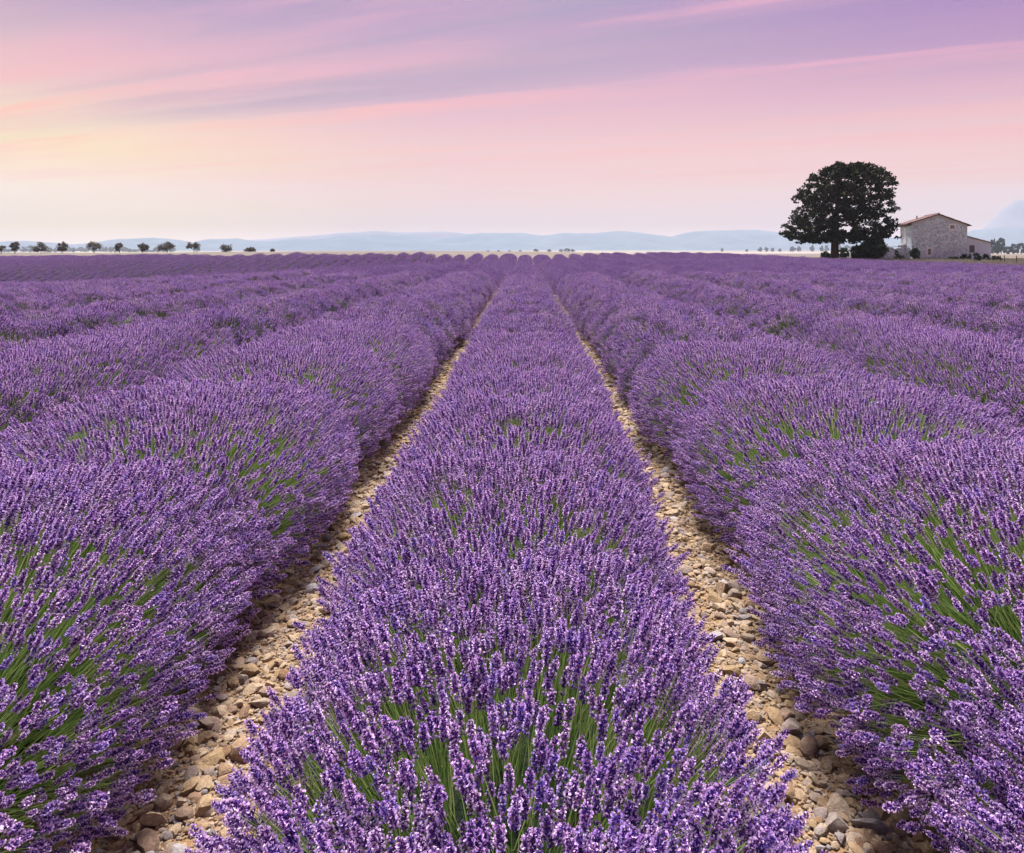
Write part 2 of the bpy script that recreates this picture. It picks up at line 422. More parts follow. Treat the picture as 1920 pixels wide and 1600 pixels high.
def eulers(D, roll):
    """euler XYZ turning +Z onto D after a roll about Z"""
    D = D / np.linalg.norm(D, axis=1, keepdims=True)
    th, ph = np.arccos(np.clip(D[:, 2], -1, 1)), np.arctan2(D[:, 1], D[:, 0])
    ct, st, cp, sp, cr, sr = np.cos(th), np.sin(th), np.cos(ph), np.sin(ph), np.cos(roll), np.sin(roll)
    R00, R10, R20 = cp * ct * cr - sp * sr, sp * ct * cr + cp * sr, -st * cr
    R21, R22 = st * sr, ct
    return np.stack([np.arctan2(R21, R22), np.arcsin(np.clip(-R20, -1, 1)), np.arctan2(R10, R00)], -1)

def scatter(name, ng, P, rot, scl, vid, parent=None, origin=(0, 0, 0), kind='stuff'):
    me = bpy.data.meshes.new(name); n = len(P)
    me.vertices.add(n); me.vertices.foreach_set('co', (np.asarray(P) - np.asarray(origin)).astype(np.float32).ravel())
    for nm, ty, arr, k in (('rot', 'FLOAT_VECTOR', rot, 'vector'), ('scl', 'FLOAT_VECTOR', scl, 'vector'), ('vid', 'INT', vid, 'value')):
        a = me.attributes.new(nm, ty, 'POINT'); a.data.foreach_set(k, np.asarray(arr, dtype=np.int32 if ty == 'INT' else np.float32).ravel())
    o = link(name, me, parent)
    o['kind'] = kind
    md = o.modifiers.new('scatter', 'NODES'); md.node_group = ng
    return o

# ------------------------------------------------------------------ lavender spikes
def spike_mesh(name, seed, whorls, per, L, rad, calyx_sides=3, gap=True, bloom=.74, pw=1.0):
    r = np.random.RandomState(seed); v, f, mi = [], [], []
    def bip(c, d, ln, w, n, m):
        b = len(v); d = d / np.linalg.norm(d)
        a = np.cross(d, [0.3, 0.2, 0.93]); a /= np.linalg.norm(a) + 1e-9; e = np.cross(d, a)
        v.append(c)
        for k in range(n):
            an = 2 * math.pi * k / n + r.rand(); v.append(c + d * ln * .55 + (a * math.cos(an) + e * math.sin(an)) * w)
        v.append(c + d * ln)
        for k in range(n):
            k2 = (k + 1) % n
            f.append((b, b + 1 + k2, b + 1 + k)); f.append((b + 1 + k, b + 1 + k2, b + n + 1)); mi.extend((m, m))
    hs = list(np.linspace(0.004 if not gap else 0.014, L, whorls))
    if gap: hs = [0.0] + hs
    for i, h in enumerate(hs):
        q_ = h / L; rr = rad * (0.62 + .6 * math.sin(math.pi * min(1, q_ * .85 + .15)) ** .8) * (0.7 if q_ > .9 else 1)
        for k in range(per):
            an = 2 * math.pi * (k + .5 * (i % 2)) / per + r.uniform(-.35, .35)
            up = r.uniform(.45, 1.1) + (1.2 if q_ > .9 else 0)
            d = np.array([math.cos(an), math.sin(an), up]); dn = d / np.linalg.norm(d)
            c = np.array([0, 0, h + r.uniform(-.002, .002)])
            ln = rr * r.uniform(.85, 1.15)
            bip(c, d, ln, rr * .28, calyx_sides, 2 if r.rand() < .13 else 0)
            if r.rand() < bloom:
                p = c + dn * ln * .9; w = rr * r.uniform(.30, .50) * pw
                for s in range(2):
                    a = np.cross(dn, r.normal(size=3)); a /= np.linalg.norm(a)
                    e = np.cross(dn, a); b = len(v)
                    v.extend([p, p + dn * w * .5 + a * w, p + dn * w * 1.1 + e * w * .3, p + dn * w * .5 - a * w * .9])
                    f.append((b, b + 1, b + 2, b + 3)); mi.append(1)
    return v, f, mi

SP_M = [M_CALYX, M_PETAL, M_BROWN, M_STEM]
near_meshes = []
for i in range(4):
    v, f, mi = spike_mesh('s', 40 + i, 7 + i % 2, 6, 0.044 + .006 * (i % 3), 0.0069, gap=i % 2 == 0)
    near_meshes.append(mesh_np('flower_spike', v, f, SP_M, mi))
NG_NEAR = scatter_group('scatter_spikes', near_meshes)

st = MB()
for z0, z1, bx in ((0, -.34, .0), (-.34, -.68, .012), (-.68, -1, .0)): pass
st.tube([(0, 0, .01), (.012, 0, -.35), (.008, .006, -.7), (0, 0, -1)], [.0009, .0011, .0013, .0015], 3)
stem_a = st.mesh('stem', [M_STEM])
bl = MB()
bl.poly([(-.0008, 0, -.6), (.0008, 0, -.6), (.0011, .006, -.2), (0, .012, 0.05), (-.0011, .006, -.2)], [(0, 1, 2, 4), (4, 2, 3)])
bl.poly([(0, -.0008, -.6), (0, .0008, -.6), (.006, .0011, -.2), (.012, 0, 0.05), (.006, -.0011, -.2)], [(0, 1, 2, 4), (4, 2, 3)])
NG_STEM = scatter_group('scatter_stems', [stem_a, bl.mesh('leaf_blade', [M_STEM])])

def tuft_mesh(name, seed, n, radius, whorls, per, L, rad, sides, spread, stem=True, zj=.05, bloom=.56, pw=1.0):
    r = np.random.RandomState(seed); Vs, Fs, Ms = [], [], []; nb = 0
    for k in range(n):
        v, f, mi = spike_mesh('s', seed * 97 + k, whorls, per, L * r.uniform(.8, 1.2), rad * r.uniform(.85, 1.15), sides, gap=False, bloom=bloom, pw=pw)
        if stem:
            b = len(v); v = list(v) + [np.array(p) for p in ((.0016, 0, 0), (-.0008, .0014, 0), (-.0008, -.0014, 0), (0, 0, -.2))]
            f = list(f) + [(b, b + 1, b + 3), (b + 1, b + 2, b + 3), (b + 2, b, b + 3)]; mi = list(mi) + [3, 3, 3]
        v = np.array(v)
        ang, rr = r.rand() * 6.283, radius * math.sqrt(r.rand())
        ox, oy = rr * math.cos(ang), rr * math.sin(ang)
        tx, ty = ox * spread + r.normal() * .13, oy * spread + r.normal() * .13
        # lean by shearing about the foot of the spike
        w = v.copy(); w[:, 0] += v[:, 2] * tx + ox; w[:, 1] += v[:, 2] * ty + oy; w[:, 2] += r.uniform(-zj, zj * .6)
        Vs.append(w); Fs += [tuple(i + nb for i in ff) for ff in f]; Ms += list(mi); nb += len(v)
    return mesh_np(name, np.concatenate(Vs), Fs, SP_M, Ms)
mid_meshes = [tuft_mesh('spike_tuft', 3 + i, 20, .085, 5, 5, .045, .0086, 3, 1.2) for i in range(4)]
NG_MID = scatter_group('scatter_tufts', mid_meshes)
far_meshes = [tuft_mesh('spike_patch', 23 + i, 84, .24, 3, 3, .052, .0125, 3, 0.9, False, .06, .40, .92) for i in range(3)]
NG_FAR = scatter_group('scatter_patches', far_meshes)

def snoise(P, sc, seed):
    r = np.random.RandomState(seed); out = np.zeros(len(P))
    for k in range(5):
        w = r.normal(size=3); w /= np.linalg.norm(w)
        out += np.sin(P @ w * sc * r.uniform(.7, 1.5) * 6.283 + r.rand() * 6.283)
    return out / 5

class Bush: pass
def bush_list(k):
    """plants along row k"""
    X = PITCH * k + OFF
    r = np.random.RandomState(500 + k)
    y0 = max(-1.2, abs(X) / 0.74 - 2.5); y1 = float(field_end(X)) + r.uniform(-3.0, 1.6)
    y = {0: 0.45, 1: 0.70, -1: 0.35}.get(k, y0 + r.rand())
    out = []
    while y < y1:
        b = Bush()
        sp = {0: r.uniform(1.05, 1.2)}.get(k, r.uniform(1.3, 1.65))
        if k in (1, -1): sp = r.uniform(1.6, 1.78)
        b.y = y; b.x = X + r.normal() * .025
        b.ry = sp * (1.2 if k == 0 else (.96 if k == 1 else 1.05) if abs(k) == 1 and y < 6 else 1.7) * r.uniform(.97, 1.03); b.rx = (float(np.interp(y, [0, 1.5, 5, 12], [.53, .55, .60, .62])) if k == 0 else .92 if k == 1 and y < 4 else (.82 if k == 1 else .76) if abs(k) == 1 and y < 6 else .77 if abs(k) == 1 else .62 if y < 45 else .57 if y < 62 else .51) * (r.uniform(.95, 1.04) if abs(k) < 2 else r.uniform(.98, 1.02))
        b.rz = (.56 if k == 0 else .62 if abs(k) == 1 else .66) * r.uniform(.96, 1.04)
        b.z = gz(b.x, y); b.len = sp
        out.append(b); y += sp
    return X, out

def bush_tips(b, n, r, zmin=-.02):
    az = r.uniform(0, 2 * math.pi, n); sz = r.uniform(zmin, 1, n) ** 1.0
    cz = np.sqrt(np.clip(1 - sz * sz, 0, 1))
    U = np.stack([np.cos(az) * cz, np.sin(az) * cz, sz], -1)
    rad = np.clip(1.0 - np.abs(r.normal(0, .085, n)) + r.normal(0, .03, n), .6, 1.07)
    # squarer shoulder than an ellipse
    sh = 1 + .20 * (np.abs(U[:, 0]) * np.abs(U[:, 2])) * 2
    off = U * np.array([b.rx, b.ry, b.rz]) * (rad * sh)[:, None]
    P = off + np.array([b.x, b.y, b.z + .10])
    root = np.stack([b.x + off[:, 0] * .22, b.y + off[:, 1] * .42, np.full(n, b.z - .02)], -1)
    D = P - root; Ls = np.linalg.norm(D, axis=1)
    D = D / Ls[:, None] + r.normal(0, .10, (n, 3))
    return P, D / np.linalg.norm(D, axis=1, keepdims=True), Ls, U

def outside(P, b, others, lim):
    keep = np.ones(len(P), bool)
    for o in others:
        d = ((P[:, 0] - o.x) / o.rx) ** 2 + ((P[:, 1] - o.y) / o.ry) ** 2 + ((P[:, 2] - o.z - .1) / o.rz) ** 2
        keep &= d > lim * lim
    return keep

def mound_mesh(b, sc=.62, name='lavender_bush'):
    nu, nv = 18, 8; v = [(0, 0, b.rz * sc + .1)]
    for j in range(1, nv + 1):
        e = math.pi / 2 * (1 - j / nv) if j < nv else -.25
        for i in range(nu):
            a = 2 * math.pi * i / nu; w = 1 + random.uniform(-.09, .09)
            v.append((b.rx * sc * math.cos(e) * math.cos(a) * w, b.ry * sc * math.cos(e) * math.sin(a) * w, b.rz * sc * math.sin(e) * w + (.1 if j < nv else 0)))
    f = [(0, 1 + i, 1 + (i + 1) % nu) for i in range(nu)]
    for j in range(nv - 1):
        for i in range(nu): f.append((1 + j * nu + i, 1 + (j + 1) * nu + i, 1 + (j + 1) * nu + (i + 1) % nu, 1 + j * nu + (i + 1) % nu))
    return mesh_np(name, v, f, M_MOUND, smooth=True)

NEAR_Y, FAR_Y = 7.5, 24.0
ordn = ['', 'first', 'second', 'third', 'fourth', 'fifth', 'sixth', 'seventh', 'eighth', 'ninth', 'tenth', 'eleventh', 'twelfth']
def hedge_label(k):
    if k == 0: return 'central lavender row between the two stony paths, running straight to the horizon'
    if k > 0:
        if k == 1: return 'wide lavender row along the right edge of the right stony path'
        if k == K1: return 'outermost lavender row beside the dry grass verge by the house'
        return f'{ordn[k]} lavender row counted to the right from the central row'
    if k == -1: return 'wide lavender row along the left edge of the left stony path'
    if k >= -8: return f'{ordn[-k]} lavender row counted to the left from the central row'
    return 'lavender row dipping into the hollow and climbing the far left slope'

def sight_hidden(X, Y):
    """True where the row top lies well below the line of sight over nearer ground"""
    a = X / Y
    ys = np.linspace(6, Y, 40)
    tops = (ground_z(a * ys, ys) + .55 - EYE) / ys
    return (gz(X, Y) + .95 - EYE) / Y < tops[:-1].max() - .012

n_inst = 0
for k in range(K0, K1 + 1):
    X, bushes = bush_list(k)
    r = np.random.RandomState(900 + k)
    root = empty('lavender_hedge', (X, bushes[0].y, bushes[0].z))
    tag(root, hedge_label(k), 'lavender row', 'lavender rows of the field')
    if k < -8: root['group'] = 'lavender rows climbing the far left slope'
    ro = np.array(root.location)
    MP, MD, FP, FD, core = [], [], [], [], []
    pool = []
    for i, b in enumerate(bushes):
        near_b = b.y < NEAR_Y and abs(k) <= 2
        hid = b.y > 12 and sight_hidden(b.x, b.y)
        core.append((b, near_b, hid))
        if hid: continue
        nb = [bushes[j] for j in (i - 1, i + 1) if 0 <= j < len(bushes)]
        if near_b:
            area = b.rx * b.ry * 3.9
            P, D, Ls, U = bush_tips(b, int(area * (2100 if b.y < 4 else 1850)), r)
            gapn = snoise(P, 1.5, 5000 + k * 13 + i) + .35 * snoise(P, 5, 31 + i)
            thin = (gapn > .42) & (r.rand(len(P)) < np.clip((gapn - .42) * 4, 0, .8))
            keep = outside(P, b, nb, .86)
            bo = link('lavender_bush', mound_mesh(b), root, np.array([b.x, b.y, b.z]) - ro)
            bloc = (b.x, b.y, b.z)
            hk = keep & ~thin
            hp, hd = P[hk], D[hk]
            rot = eulers(hd, r.uniform(0, 6.28, len(hp))); sc = r.uniform(.78, 1.3, len(hp)) * (1 - .25 * (np.linalg.norm((hp - bloc - np.array([0, 0, .1])) / [b.rx, b.ry, b.rz], axis=1) < .8))
            vid = r.randint(0, 4, len(hp))
            pool.append([bo, bloc, hp, rot, sc, vid])
            sk = keep & (r.rand(len(P)) < .7)
            sp_, sd_, sl = P[sk], D[sk], Ls[sk]
            # leafless green shoots that fill the cushion
            P2, D2, L2, _ = bush_tips(b, int(area * 1200), r)
            c0 = np.array([b.x, b.y, b.z + .1]); P2 = c0 + (P2 - c0) * r.uniform(.62, .93, (len(P2), 1))
            k2 = outside(P2, b, nb, .8); P2, D2, L2 = P2[k2], D2[k2], L2[k2]
            SP, SD = np.concatenate([sp_, P2]), np.concatenate([sd_, D2])
            SL = np.concatenate([sl * .72, np.full(len(P2), .42)])
            thick = np.concatenate([r.uniform(.8, 1.3, len(sp_)), r.uniform(.9, 1.7, len(P2))])
            scatter('stem', NG_STEM, SP, eulers(SD, r.uniform(0, 6.28, len(SP))), np.stack([thick, thick, SL], -1),
                    np.concatenate([np.zeros(len(sp_)), np.ones(len(P2))]).astype(int), bo, bloc)
            n_inst += len(SP) + len(hp)
        elif b.y < FAR_Y:
            P, D, Ls, U = bush_tips(b, int(b.rx * b.ry * 3.9 * 85), r)
            kp = outside(P, b, nb, .86)
            gapn = snoise(P, 1.2, 700 + k); kp &= ~((gapn > .52) & (r.rand(len(P)) < .5))
            MP.append(P[kp]); MD.append(D[kp])
        else:
            P, D, Ls, U = bush_tips(b, int(b.rx * b.ry * 3.9 * (15 if b.y < 60 else 17)), r)
            kp = outside(P, b, nb, .84)
            MPk = P[kp]; MPk[:, 2] -= .02
            FP.append(MPk); FD.append(D[kp] + np.array([0, 0, .25]))
    # the 300 spikes that show largest on the three nearest rows are objects of their own
    single = {}
    if k in (-1, 0, 1) and pool:
        allP = np.concatenate([p[2] for p in pool]); src = np.concatenate([np.full(len(p[2]), i) for i, p in enumerate(pool)])
        loc = np.concatenate([np.arange(len(p[2])) for p in pool])
        d = np.linalg.norm(allP - [0, 0, EYE], axis=1)
        u, v = CX + F * allP[:, 0] / np.maximum(allP[:, 1], .05), CY + F * (EYE - allP[:, 2]) / np.maximum(allP[:, 1], .05)
        topside = np.array([np.linalg.norm((allP[j] - pool[src[j]][1] - np.array([0, 0, .1])) / 1.0) for j in range(len(allP))])
        ok = (u > 0) & (u < 1920) & (v > 0) & (v < 1590) & (allP[:, 1] > .3) & (topside > np.percentile(topside, 35))
        d[~ok] = 1e9
        for j in np.argsort(d)[:300]: single.setdefault(int(src[j]), set()).add(int(loc[j]))
    for i, (bo, bloc, hp, rot, sc, vid) in enumerate(pool):
        s = single.get(i, set())
        for j in s:
            link('flower_spike', near_meshes[int(vid[j])], bo, hp[j] - np.array(bloc), rot[j], (sc[j],) * 3)
        m = np.ones(len(hp), bool); m[list(s)] = False
        scatter('flower_spikes', NG_NEAR, hp[m], rot[m], np.repeat(sc[m][:, None], 3, 1), vid[m], bo, bloc)
    for nm, ng, Ps, Ds, nv in (('flower_spikes', NG_MID, MP, MD, 4), ('flower_spikes', NG_FAR, FP, FD, 3)):
        if Ps and sum(map(len, Ps)):
            Pc, Dc = np.concatenate(Ps), np.concatenate(Ds); n_inst += len(Pc)
            scatter(nm, ng, Pc, eulers(Dc, r.uniform(0, 6.28, len(Pc))), np.repeat(r.uniform(.9, 1.2, (len(Pc), 1)), 3, 1), r.randint(0, nv, len(Pc)), root, ro)
    # leafy cores beyond the near plants, one mesh per row
    runs, cur = [], []
    for b, nr, hid in core:
        if nr or hid:
            if len(cur) > 1: runs.append(cur)
            cur = []
        else: cur.append(b)
    if len(cur) > 1: runs.append(cur)
    cv, cf = [], []
    for run in runs:
        ys = np.arange(run[0].y - run[0].ry * .7, run[-1].y + run[-1].ry * .7, .4 if run[0].y < 40 else .7)
        by, brz, brx, bry = (np.array([getattr(b, q_) for b in run]) for q_ in ('y', 'rz', 'rx', 'ry'))
        gzs = ground_z(np.full(len(ys), X), ys); n = 9
        st_ = len(cv)
        for y, z0 in zip(ys, gzs):
            i = int(np.argmin(np.abs(by - y))); w = math.sqrt(max(.35, 1 - ((y - by[i]) / bry[i]) ** 2)) * .80
            for a in np.linspace(-.15, math.pi + .15, n):
                cv.append((X + math.cos(a) * brx[i] * w * random.uniform(.94, 1.05), y, z0 + max(-.05, .09 + math.sin(a) * brz[i] * w * random.uniform(.95, 1.04))))
        for j in range(len(ys) - 1):
            for i in range(n - 1): cf.append((st_ + j * n + i, st_ + j * n + i + 1, st_ + (j + 1) * n + i + 1, st_ + (j + 1) * n + i))
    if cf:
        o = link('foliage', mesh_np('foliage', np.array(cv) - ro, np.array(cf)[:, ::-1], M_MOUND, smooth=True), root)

# ------------------------------------------------------------------ stones on the paths
def stone_mat():
    m, g, b = new_mat('limestone', 0.8, 0.25)
    c = g.ramp(inst_random(g), [(0.0, (.33, .24, .13)), (0.2, (.42, .31, .19)), (0.4, (.50, .40, .28)), (0.55, (.33, .29, .27)), (0.66, (.28, .175, .10)), (0.8, (.50, .41, .29)), (0.92, (.20, .16, .145)), (1.0, (.42, .41, .43))], 'LINEAR')
    n = g.noise(coords(g), 3.0, 5, .65)
    c = g.mix(1.0, c, g.ramp(n, [(0.3, (.62, .56, .5)), (0.65, (1.1, 1.08, 1.04))], 'LINEAR'), 'MULTIPLY')
    g.l.new(c, b.inputs['Base Color']); bump(g, b, g.noise(coords(g), 7, 5, .7), .5, .12)
    return m
M_STONE = stone_mat()
def stone_mesh(seed):
    import bmesh
    bm = bmesh.new(); bmesh.ops.create_icosphere(bm, subdivisions=2, radius=1)
    r = np.random.RandomState(seed)
    planes = [(Vector(r.normal(size=3)).normalized(), r.uniform(.42, .86)) for _ in range(8)]
    for v in bm.verts:
        for n, d in planes:
            t = v.co.dot(n)
            if t > d: v.co -= n * (t - d) * .97
        v.co *= r.uniform(.95, 1.05)
    me = bpy.data.meshes.new('stone'); bm.to_mesh(me); bm.free()
    me.materials.append(M_STONE)
    me.polygons.foreach_set('use_smooth', np.ones(len(me.polygons), dtype=bool))
    if hasattr(me, 'set_sharp_from_angle'): me.set_sharp_from_angle(angle=R(27))
    return me
stones = [stone_mesh(60 + i) for i in range(7)]
NG_STONE = scatter_group('scatter_stones', stones)
r = np.random.RandomState(77)
SP, SS = [], []
for kk in (-3, -2, -1, 0, 1, 2):
    xm = PITCH * (kk + .5) + OFF
    main = kk in (-1, 0)
    for y0, y1, dens, lo, hi in ((.6, 3.0, 7500, .0045, .042), (3.0, 7.0, 4000, .006, .042), (7, 16, 1200, .01, .045), (16, 34, 320, .02, .06)):
        if not main and y0 < 2 and abs(kk) > 2: continue
        n = int((y1 - y0) * .95 * dens * (1 if main else .35))
        y = r.uniform(y0, y1, n); x = xm + np.clip(r.normal(0, .25, n), -.5, .5)
        s = lo * (1 - r.rand(n) * (1 - (lo / hi) ** 2.3)) ** (-1 / 2.3)
        SP.append(np.stack([x, y, ground_z(x, y)], -1)); SS.append(s)
# a few larger stones lying where the photograph shows them
for u, v, s in ((295, 1545, .062), (455, 1420, .052), (405, 1425, .05), (488, 1322, .04), (1352, 1110, .066), (1488, 1375, .055), (1475, 1345, .042), (1570, 1550, .06), (1632, 1555, .055),
                (425, 1575, .042), (275, 1588, .05), (358, 1480, .045), (505, 1290, .035), (1340, 1130, .05), (645, 1030, .045), (1238, 1035, .07), (1205, 815, .09), (1245, 1010, .05), (1545, 1512, .035), (385, 1440, .04), (1430, 1160, .045)):
    Y = EYE * F / (v - CY); SP.append(np.array([[px_x(u, Y), Y, 0.0]])); SS.append(np.array([s * .8]))
SP, SS = np.concatenate(SP), np.concatenate(SS)
asp = np.stack([r.uniform(.85, 1.35, len(SS)), r.uniform(.7, 1.05, len(SS)), r.uniform(.45, .8, len(SS))], -1) * SS[:, None]
SP[:, 2] += asp[:, 2] * .35
tilt = np.stack([r.normal(0, .25, len(SS)), r.normal(0, .25, len(SS)), r.uniform(0, 6.28, len(SS))], -1)
vid = r.randint(0, 7, len(SS))
rank = SS / np.maximum(SP[:, 1], .5) * (np.abs((SP[:, 0] - OFF) / PITCH - np.floor((SP[:, 0] - OFF) / PITCH) - .5) < .17) * (SP[:, 1] > 1.9) * (np.abs(SP[:, 0]) < 1.5)
big_i = np.argsort(-rank)[:300]
for j in big_i: link('stone', stones[vid[j]], ground, SP[j], tilt[j], asp[j])
m = np.ones(len(SS), bool); m[big_i] = False
scatter('gravel', NG_STONE, SP[m], tilt[m], asp[m], vid[m], ground)

# ------------------------------------------------------------------ trees
def leaf_cloud(C, size, r, mats=1, aspect=.6):
    """one bent leaf (two quads sharing a rib is too dear: one quad) per centre"""
    n = len(C); A = r.normal(size=(n, 3)); A /= np.linalg.norm(A, axis=1, keepdims=True)
    B = r.normal(size=(n, 3)); B -= (B * A).sum(1, keepdims=True) * A; B /= np.linalg.norm(B, axis=1, keepdims=True)
    s = size * r.uniform(.6, 1.3, (n, 1)); A *= s; B *= s * aspect
    Vv = np.stack([C - A, C - A * .1 + B, C + A, C - A * .1 - B], 1).reshape(-1, 3)
    return Vv, np.arange(n * 4).reshape(-1, 4)

def leaf_mat(name, stops, trans=.25):
    m, g, b = new_mat(name, .75, .08)
    geo = g.n.new('ShaderNodeNewGeometry')
    c = g.ramp(geo.outputs['Random Per Island'], stops, 'LINEAR'); g.l.new(c, b.inputs['Base Color'])
    t = g.n.new('ShaderNodeBsdfTranslucent'); g.l.new(c, t.inputs[0])
    mx = g.n.new('ShaderNodeMixShader'); mx.inputs[0].default_value = trans
    g.l.new(b.outputs[0], mx.inputs[1]); g.l.new(t.outputs[0], mx.inputs[2]); g.l.new(mx.outputs[0], g.n['Material Output'].inputs[0])
    return m
M_BARK = plain('bark', [(0.3, (.035, .028, .024)), (0.7, (.085, .07, .06))], 6, .95, 5, .8, .05)
M_LEAF_BIG = leaf_mat('chestnut_leaf', [(0, (.007, .012, .004)), (.5, (.014, .020, .007)), (.85, (.025, .026, .009)), (1, (.04, .028, .011))], .15)  # near-black leaf colour paints in the backlit shade of the crown
M_LEAF_ALM = leaf_mat('almond_leaf', [(0, (.07, .07, .055)), (.6, (.12, .11, .085)), (1, (.17, .15, .11))])
M_LEAF_DRK = leaf_mat('dark_leaf', [(0, (.015, .025, .014)), (.7, (.03, .045, .022)), (1, (.05, .06, .03))])
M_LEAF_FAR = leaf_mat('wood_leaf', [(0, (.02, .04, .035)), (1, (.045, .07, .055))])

def big_tree():
    Y = 90.0; bx, bz = px_x(1565, Y), gz(px_x(1565, Y), Y)
    root = empty('chestnut_tree', (bx, Y, bz))
    tag(root, 'large dark broadleaf tree with a wide rounded crown beside the stone house', 'tree')
    zs = [2.2, 2.7, 3.4, 4.2, 5.2, 6.4, 7.6, 8.8, 9.8, 10.6, 11.3, 11.9]
    xl = [-4.2, -5.6, -6.5, -6.1, -5.0, -4.9, -4.9, -4.4, -3.4, -2.2, -.6, .8]
    xr = [5.2, 6.4, 7.0, 7.2, 7.2, 7.1, 7.2, 7.2, 6.9, 6.3, 4.4, 2.6]
    r = np.random.RandomState(8)
    lobes = []
    while len(lobes) < 1050:
        z = r.uniform(2.5, 11.6); l, rr_ = np.interp(z, zs, xl), np.interp(z, zs, xr); c, h = (l + rr_) / 2, (rr_ - l) / 2
        a = r.rand() * 6.283; q_ = (r.rand() ** .42) * .97
        lobes.append((c + math.cos(a) * h * q_, math.sin(a) * h * q_ * .95, z, r.uniform(.24, .46)))
    # drooping fringe along the underside
    for i in range(170):
        a = r.rand() * 6.283; q_ = r.uniform(.25, 1.0)
        lobes.append((.6 + math.cos(a) * 6.7 * q_, math.sin(a) * 6.0 * q_, r.uniform(2.1, 3.3) + (.5 if q_ > .9 else 0), r.uniform(.2, .36)))
    C = []
    for (x, y, z, s) in lobes:
        n = int(95 * s ** 1.6) + 8
        d = r.normal(size=(n, 3)); d /= np.linalg.norm(d, axis=1, keepdims=True)
        p = np.array([x, y, z]) + d * (s * r.uniform(.35, 1.15, (n, 1))) * np.array([1.25, 1.25, .75])
        p[:, 2] -= .12 * np.linalg.norm(p[:, :2] - [x, y], axis=1)
        C.append(p)
    C = np.concatenate(C)
    Vv, Ff = leaf_cloud(C, .17, r, aspect=.62)
    tr = MB()
    tr.tube([(0, 0, -.15), (.02, 0, .25), (0, 0, 1.2), (.05, 0, 2.6), (.12, .05, 4.2), (.3, 0, 6.2), (.55, .1, 8.4), (.9, 0, 10.4)], [.72, .52, .44, .42, .36, .27, .16, .05], 10)
    for i in range(26):
        h = r.uniform(2.3, 8.0); a = r.rand() * 6.283; ln = np.interp(h, [2, 5, 9], [3.6, 3.6, 2.2]) * r.uniform(.75, 1.05)
        dxy = np.array([math.cos(a), math.sin(a)]); b0 = np.array([.05 * h, 0, h])
        pts = [b0 + np.array([dxy[0] * ln * t, dxy[1] * ln * t, ln * (.55 * t - .38 * t * t) + r.normal() * .1]) for t in (0, .25, .5, .75, 1)]
        tr.tube(pts, [.15, .11, .075, .045, .015], 6)
        for j in range(3):
            t = r.uniform(.35, .9); p = np.array(pts[2]) * (1 - t) + np.array(pts[4]) * t; e = r.normal(size=3) * [.9, .9, .5]
            e *= .6; tr.tube([p, p + e * .7, p + e * 1.4 + [0, 0, -.1]], [.04, .025, .008], 4)
    link('trunk', tr.mesh('trunk', M_BARK, True), root)
    link('crown', mesh_np('crown', Vv, Ff, M_LEAF_BIG), root)

def tree_meshes(seed, h, w, leaf, n_l, mat, trunk_h=.3, leaf_size=.14, lobe=(.07, .13)):
    r = np.random.RandomState(seed); C = []
    ch = h * (1 - trunk_h)
    for i in range(n_l):
        a = r.rand() * 6.283; q_ = r.rand() ** .45; z = r.rand()
        wr = w / 2 * math.sin(math.pi * min(.97, .16 + .78 * z)) ** .8
        c = np.array([math.cos(a) * wr * q_ * .85, math.sin(a) * wr * q_ * .85, h * trunk_h + ch * (.06 + .86 * z)])
        s = w * r.uniform(*lobe); d = r.normal(size=(leaf, 3)); d /= np.linalg.norm(d, axis=1, keepdims=True)
        C.append(c + d * s * r.uniform(.3, 1.1, (leaf, 1)))
    Vv, Ff = leaf_cloud(np.concatenate(C), leaf_size, r)
    tb = MB(); tr_ = h * .035
    tb.tube([(0, 0, -.3), (0, 0, .1), (.02 * h, 0, h * trunk_h), (.03 * h, 0, h * .75)], [tr_ * 1.4, tr_, tr_ * .8, tr_ * .25], 7)
    for i in range(7):
        a = r.rand() * 6.283; z0 = h * trunk_h * r.uniform(.75, 1.1); ln = w * .42
        tb.tube([(.01 * h, 0, z0), (math.cos(a) * ln * .5, math.sin(a) * ln * .5, z0 + ch * .25), (math.cos(a) * ln, math.sin(a) * ln, z0 + ch * .5)], [tr_ * .6, tr_ * .4, tr_ * .12], 5)
    return tb.mesh('trunk', M_BARK, True), mesh_np('crown', Vv, Ff, mat)

def plant(name, x, y, meshes, label, cat, group=None, s=1.0, sx=None, rz=0.0, z=None, parts=('trunk', 'crown')):
    o = empty(name, (x, y, gz(x, y) if z is None else z), rz); o.scale = (sx or s, sx or s, s)
    tag(o, label, cat, group)
    for nm, me in zip(parts, meshes): link(nm, me, o)
    return o

big_tree()

# almond trees along the ridge on the left
alm = [(2, 455, 12, 'cut off by the left edge of the photo'), (28, 454, 18, 'with a narrow forked crown, left of the broad low one'), (77, 458, 26, 'with a broad low crown, second full tree from the left'),
       (116, 455, 19, 'with a tall dense crown, third full tree from the left'), (176, 456, 27, 'with a wide flat crown, fourth full tree from the left'), (224, 458, 17, 'with a small crown, fifth full tree from the left'),
       (267, 458, 18, 'with a leaning small crown, sixth full tree from the left'), (314, 457, 29, 'with a wide lopsided crown, widest of the row'), (364, 456, 25, 'with an open round crown, just right of the widest one'),
       (424, 460, 26, 'standing just left of the low bushes')]
for i, (u, vt, w, txt) in enumerate(alm):
    Y = 186.0 + (i % 3) * 3 if u < 400 else 205.0
    x = px_x(u, Y); z = gz(x, Y); h = px_z(vt, Y) - z; wm = w / F * Y * 1.1
    plant('almond_tree', x, Y, tree_meshes(100 + i, h, wm, 95, 10 + i % 4, M_LEAF_ALM, .26 + .03 * (i % 3), .17, lobe=(.12, .24)), 'small grey green almond tree ' + txt, 'tree', 'almond trees along the left horizon', rz=0)
